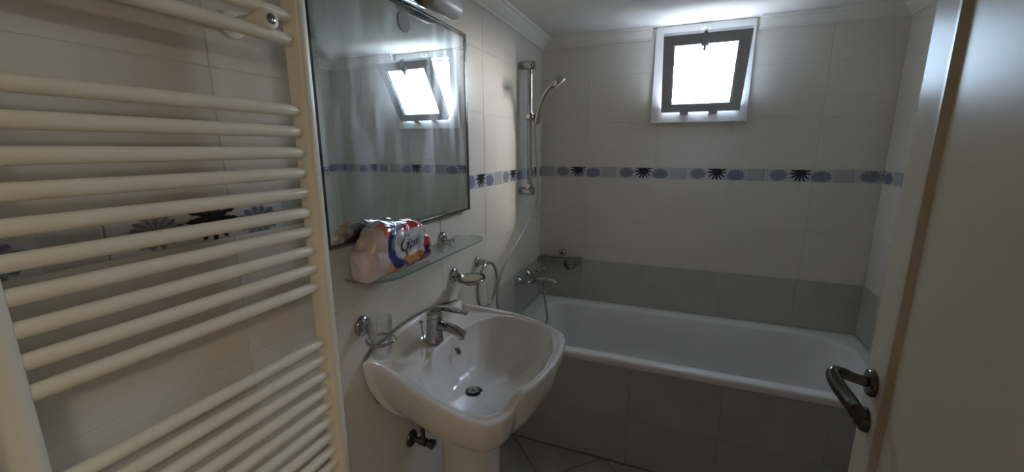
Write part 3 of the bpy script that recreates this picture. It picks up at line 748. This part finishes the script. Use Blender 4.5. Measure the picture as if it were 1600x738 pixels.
for k in range(-4, 5):
    for dirn in (1, -1):
        o_ = k*.0125; L_ = .05
        for t0 in range(8):
            q0 = -L_+t0*2*L_/8; q1 = q0+2*L_/8
            p0 = Vector((q0*.7071-o_*.7071*dirn, (q0*dirn)*.7071+o_*.7071)); p1 = Vector((q1*.7071-o_*.7071*dirn, (q1*dirn)*.7071+o_*.7071))
            if all((p.x/.040)**2+(p.y/.051)**2 <= 1 for p in (p0, p1)): tube(bm, [(sx+p0.x, sy+p0.y, sz+.001), (sx+p1.x, sy+p1.y, sz+.001)], .0019, 5)
lab(obj('ribs', bm, SOAP, mt_), 'yellowed lattice ribs')

# ------------------------------------------------------------------ towel ring
tr = thing('towel_ring', (0, -.912, .990), 'empty chrome towel ring on the left wall, right of the soap dish', 'towel ring')
bm = B(); lathe(bm, [(.024, 0), (.024, .004), (.021, .010), (.013, .014), (.012, .034), (.013, .048), (.005, .051)], (.001, -.912, .997), (1, 0, 0), 28); obj('rosette', bm, CHROME, tr)
bm = B(); rc = Vector((.055, -.925, .900)); R_ = .098
tube(bm, [rc+Vector((.18*math.sin(2*PI*k/44)*.1*R_+.0, math.cos(2*PI*k/44)*R_, math.sin(2*PI*k/44)*R_)) for k in range(44)], .0064, 10, closed=True); obj('ring', bm, CHROME, tr)

# ------------------------------------------------------------------ shower rail set
sr = thing('shower_rail', (0, -.375, 1.24), 'vertical chrome shower rail with slider on the left wall by the tub', 'shower rail')
SY = -.378
for z in (1.903, 1.262):
    bm = B(); lathe(bm, [(.020, 0), (.021, .003), (.021, .074), (.019, .080), (.008, .0815)], (.001, SY, z), (1, 0, 0), 28)
    lab(obj('rail_bracket', bm, CHROME, sr), 'chrome end bracket')
bm = B(); tube(bm, [(.055, SY, 1.245), (.055, SY, 1.915)], .0125, 20); obj('rail', bm, CHROME, sr)
bm = B(); lathe(bm, [(.018, -.020), (.0195, -.017), (.0195, .017), (.018, .020)], (.055, SY, 1.650), (0, 0, 1), 24); tube(bm, [(.055, SY-.032, 1.65), (.055, SY-.01, 1.65)], .013, 16)
tube(bm, [(.065, SY, 1.650), (.0795, SY, 1.650)], .012, 16); lathe(bm, [(.0112, -.022), (.0170, -.022), (.0170, .022), (.0112, .022), (.0112, -.022)], (.0962, SY-.003, 1.640), (.012, -.002, .05), 20, cap=False); obj('slider', bm, CHROME, sr)
bm = B(); tube(bm, [(.055, SY-.034, 1.292), (.055, SY-.006, 1.292)], .014, 16); lathe(bm, [(.016, -.016), (.0175, -.013), (.0175, .013), (.016, .016)], (.055, SY, 1.292), (0, 0, 1), 20); obj('lower_clamp', bm, CHROME, sr)
hs = thing('hand_shower', (.094, -.38, 1.63), 'chrome hand shower parked in the slider of the shower rail', 'hand shower')
bm = B(); hp = spline([(.092, -.380, 1.606), (.096, -.381, 1.640), (.108, -.383, 1.690), (.130, -.387, 1.742), (.160, -.390, 1.782), (.182, -.392, 1.798)], 5)
tube(bm, hp, [.0085]*5+[.0098]*10+[.0105]*6+[.012]*5, 16); obj('handle', bm, CHROME, hs)
ax = Vector((.58, .22, -.78)).normalized(); hc = Vector((.205, -.394, 1.815))
bm = B(); lathe(bm, [(.006, -.020), (.022, -.016), (.034, -.006), (.040, .006), (.0405, .014), (.038, .017)], hc, ax, 30); hd = obj('spray_head', bm, CHROME, hs)
bm = B(); lathe(bm, [(.036, .0172), (.035, .019), (.001, .0195)], hc, ax, 30); lab(obj('spray_plate', bm, mat('grey_spray_plate', (.45, .45, .45), .4), hd), 'grey nozzle plate')
hose = obj('shower_hose', tube(B(), spline([(.0915, -.380, 1.604), (.090, -.378, 1.55), (.096, -.372, 1.42), (.102, -.366, 1.28), (.090, -.376, 1.19), (.068, -.42, 1.11), (.056, -.52, 1.035), (.045, -.66, .955), (.038, -.745, .88), (.036, -.772, .81), (.036, -.765, .72), (.045, -.71, .60), (.082, -.58, .575), (.128, -.48, .53), (.150, -.40, .47), (.160, -.355, .53), (.148, -.345, .60), (.140, -.345, .652), (.138, -.345, .694)], 7), .0068, 10), HOSE)
tag(hose, 'grey flexible shower hose looping from hand shower down to bath mixer', 'hose')

# ------------------------------------------------------------------ bath mixer
bmix = thing('bath_mixer', (0, -.36, .745), 'chrome wall-mounted bath mixer tap over the left end of the bathtub', 'tap')
for yb in (-.425, -.275):
    bm = B(); lathe(bm, [(.032, 0), (.031, .008), (.022, .022), (.014, .030), (.013, .050), (.018, .051), (.018, .066)], (.001, yb, .757), (1, 0, 0), 26); obj('rosette', bm, CHROME, bmix)
bm = B(); tube(bm, [(.072, -.450, .757), (.072, -.442, .757), (.072, -.425, .757), (.072, -.275, .757), (.072, -.258, .757), (.072, -.25, .757)], [.012, .019, .021, .021, .019, .012], 20); body = obj('mixer_body', bm, CHROME, bmix)
bm = B(); tube(bm, spline([(.085, -.35, .757), (.13, -.35, .762), (.175, -.35, .760), (.205, -.35, .748)], 4), [.016]*4+[.0145]*4+[.0135]*5, 16); obj('spout', bm, CHROME, bmix)
bm = B(); lathe(bm, [(.021, 0), (.022, .02), (.020, .032), (.006, .036)], (.076, -.35, .774), (.15, 0, 1), 22); tube(bm, [(.080, -.35, .802), (.110, -.35, .822), (.150, -.35, .828)], [.012, .010, .008], 12, flat=((0, 1, 0), .5)); obj('lever', bm, CHROME, bmix)
bm = B(); lathe(bm, [(.013, 0), (.013, .032), (.009, .036), (.009, .050)], (.138, -.345, .752), (0, 0, -1), 16); obj('hose_outlet', bm, CHROME, bmix)

# ------------------------------------------------------------------ wire soap basket on the back wall
wb = thing('wire_basket', (.13, 0, .80), 'small chrome wire soap basket on the back wall above the bath mixer', 'basket')
bm = B(); lathe(bm, [(.026, 0), (.026, .006), (.022, .012), (.010, .015), (.010, .03)], (.150, -.001, .838), (0, -1, 0), 26); obj('rosette', bm, CHROME, wb)
bx0, bx1, by0, by1, bz0, bz1 = .018, .270, -.012, -.105, .790, .818
bm = B()
for z in (bz0, bz1): tube(bm, [(bx0, by0, z), (bx1, by0, z), (bx1, by1, z), (bx0, by1, z)], .0030, 8, closed=True)
for x, y in ((bx0, by0), (bx1, by0), (bx1, by1), (bx0, by1)): tube(bm, [(x, y, bz0), (x, y, bz1)], .0028, 8)
tube(bm, [(.150, -.026, .836), (.150, -.026, bz1)], .005, 8)
obj('basket_frame', bm, CHROME, wb)
for k in range(11):
    x = bx0+(bx1-bx0)*(k+.5)/11
    bm = B(); tube(bm, [(x, by0, bz1), (x, by0-.003, bz0), (x, by1+.003, bz0), (x, by1, bz1)], .0018, 6); obj('wire', bm, CHROME, wb)
rp = thing('black_hook_strap', (.20, -.10, .79), 'small black loop hanging from the wire basket', 'strap')
bm = B(); tube(bm, spline([(.196, -.1095, .822), (.194, -.112, .805), (.200, -.112, .785), (.210, -.111, .772), (.206, -.109, .768)], 4), [.005]*5+[.010]*6+[.011]*4+[.006]*2, 10); obj('clip', bm, BLACK, rp)
bm = B(); tube(bm, spline([(.212, -.111, .772), (.232, -.112, .768), (.252, -.111, .780), (.257, -.110, .800), (.255, -.1095, .820)], 5), .0022, 7); obj('cord', bm, DKMETAL, rp)

# ------------------------------------------------------------------ door leaf with handle
S_ = Vector((.0924, .9957, 0)); Nn = Vector((-.9957, .0924, 0)); P0 = Vector((1.180, -1.585, 0))
dm = Matrix((S_, Nn, Vector((0, 0, 1)))).transposed().to_4x4(); dm.translation = P0       # local: x along the leaf to the latch, y out of the face, z up
door = struct(bpy.data.objects.new('door_1', None)); COL.objects.link(door); door.location = P0+S_*(-.855); ROOTLOC['door_1'] = Vector(door.location)
SE, SH, BD = .066, -.850, -.034
bm = B(); box(bm, SH, SE, -.042, -.010, .008, 2.0, mtx=dm); box(bm, BD, SE, -.012, 0, .008, 2.0, bev=.003, mtx=dm)
box(bm, SH, SH+.10, -.012, 0, .008, 2.0, bev=.003, mtx=dm); box(bm, SH+.1, BD, -.012, 0, 1.90, 2.0, bev=.003, mtx=dm); box(bm, SH+.1, BD, -.012, 0, .008, .15, bev=.003, mtx=dm)
obj('leaf', bm, DOORM, door, angle=12)
bm = B(); prof = [(BD+.001, -.001), (BD-.004, .004), (BD-.012, .004), (BD-.020, -.004), (BD-.026, -.008), (BD-.026, -.010), (BD+.001, -.010)]
loft(bm, [[dm @ Vector((a, b, z)) for a, b in prof] for z in (.15, 1.90)], cap0=True, cap1=True)
lab(obj('panel_bead', bm, DOORB, door, angle=25), 'bead along the door panel, its brown cast painted in')
bm = B(); box(bm, SH+.10, BD-.024, -.0105, -.004, .15, 1.90, bev=.003, mtx=dm); obj('door_panel', bm, DOORP, door, angle=12)
HS = .016
bm = B(); lathe(bm, [(.0265, 0), (.0265, .006), (.024, .010), (.012, .012)], dm @ Vector((HS, 0.0005, 1.044)), Nn, 30)
ros = lab(obj('handle_rosette', bm, NICKEL, door), 'dark metal round rosette')
ctr = [(HS, .010, 1.044), (HS, .030, 1.047), (HS-.001, .050, 1.053), (HS-.003, .060, 1.054), (HS-.012, .066, 1.050), (HS-.032, .062, 1.042), (HS-.055, .054, 1.035), (HS-.078, .047, 1.030), (HS-.098, .044, 1.028)]
pp = [dm @ Vector(p) for p in spline(ctr, 5)]
bm = B(); n_ = len(pp); tube(bm, pp, [.0115+(.0065*min(1, max(0, (i-12)/10))) if i > 8 else .0110-.0012*math.sin(PI*i/9) for i in range(n_)], 16, flat=((0, 0, 1), .72))
obj('door_handle', bm, NICKEL, door)
bm = B(); lathe(bm, [(.0245, 0), (.0245, .006), (.022, .011), (.010, .014)], dm @ Vector((HS, .0005, .965)), Nn, 30); box(bm, HS-.004, HS+.004, .010, .020, .950, .978, bev=.002, mtx=dm)
lab(obj('key_escutcheon', bm, NICKEL, door), 'dark metal keyhole rosette below the handle')
bm = B()
for x0, x1 in ((DX0-.06, DX0), (DX1+.035, DX1+.095)): box(bm, x0, x1, FRONT, FRONT+.015, 0, DZ+.06)
box(bm, DX0, DX1+.035, FRONT, FRONT+.015, DZ, DZ+.06); struct(obj('trim_5', bm, DOORM, angle=30))
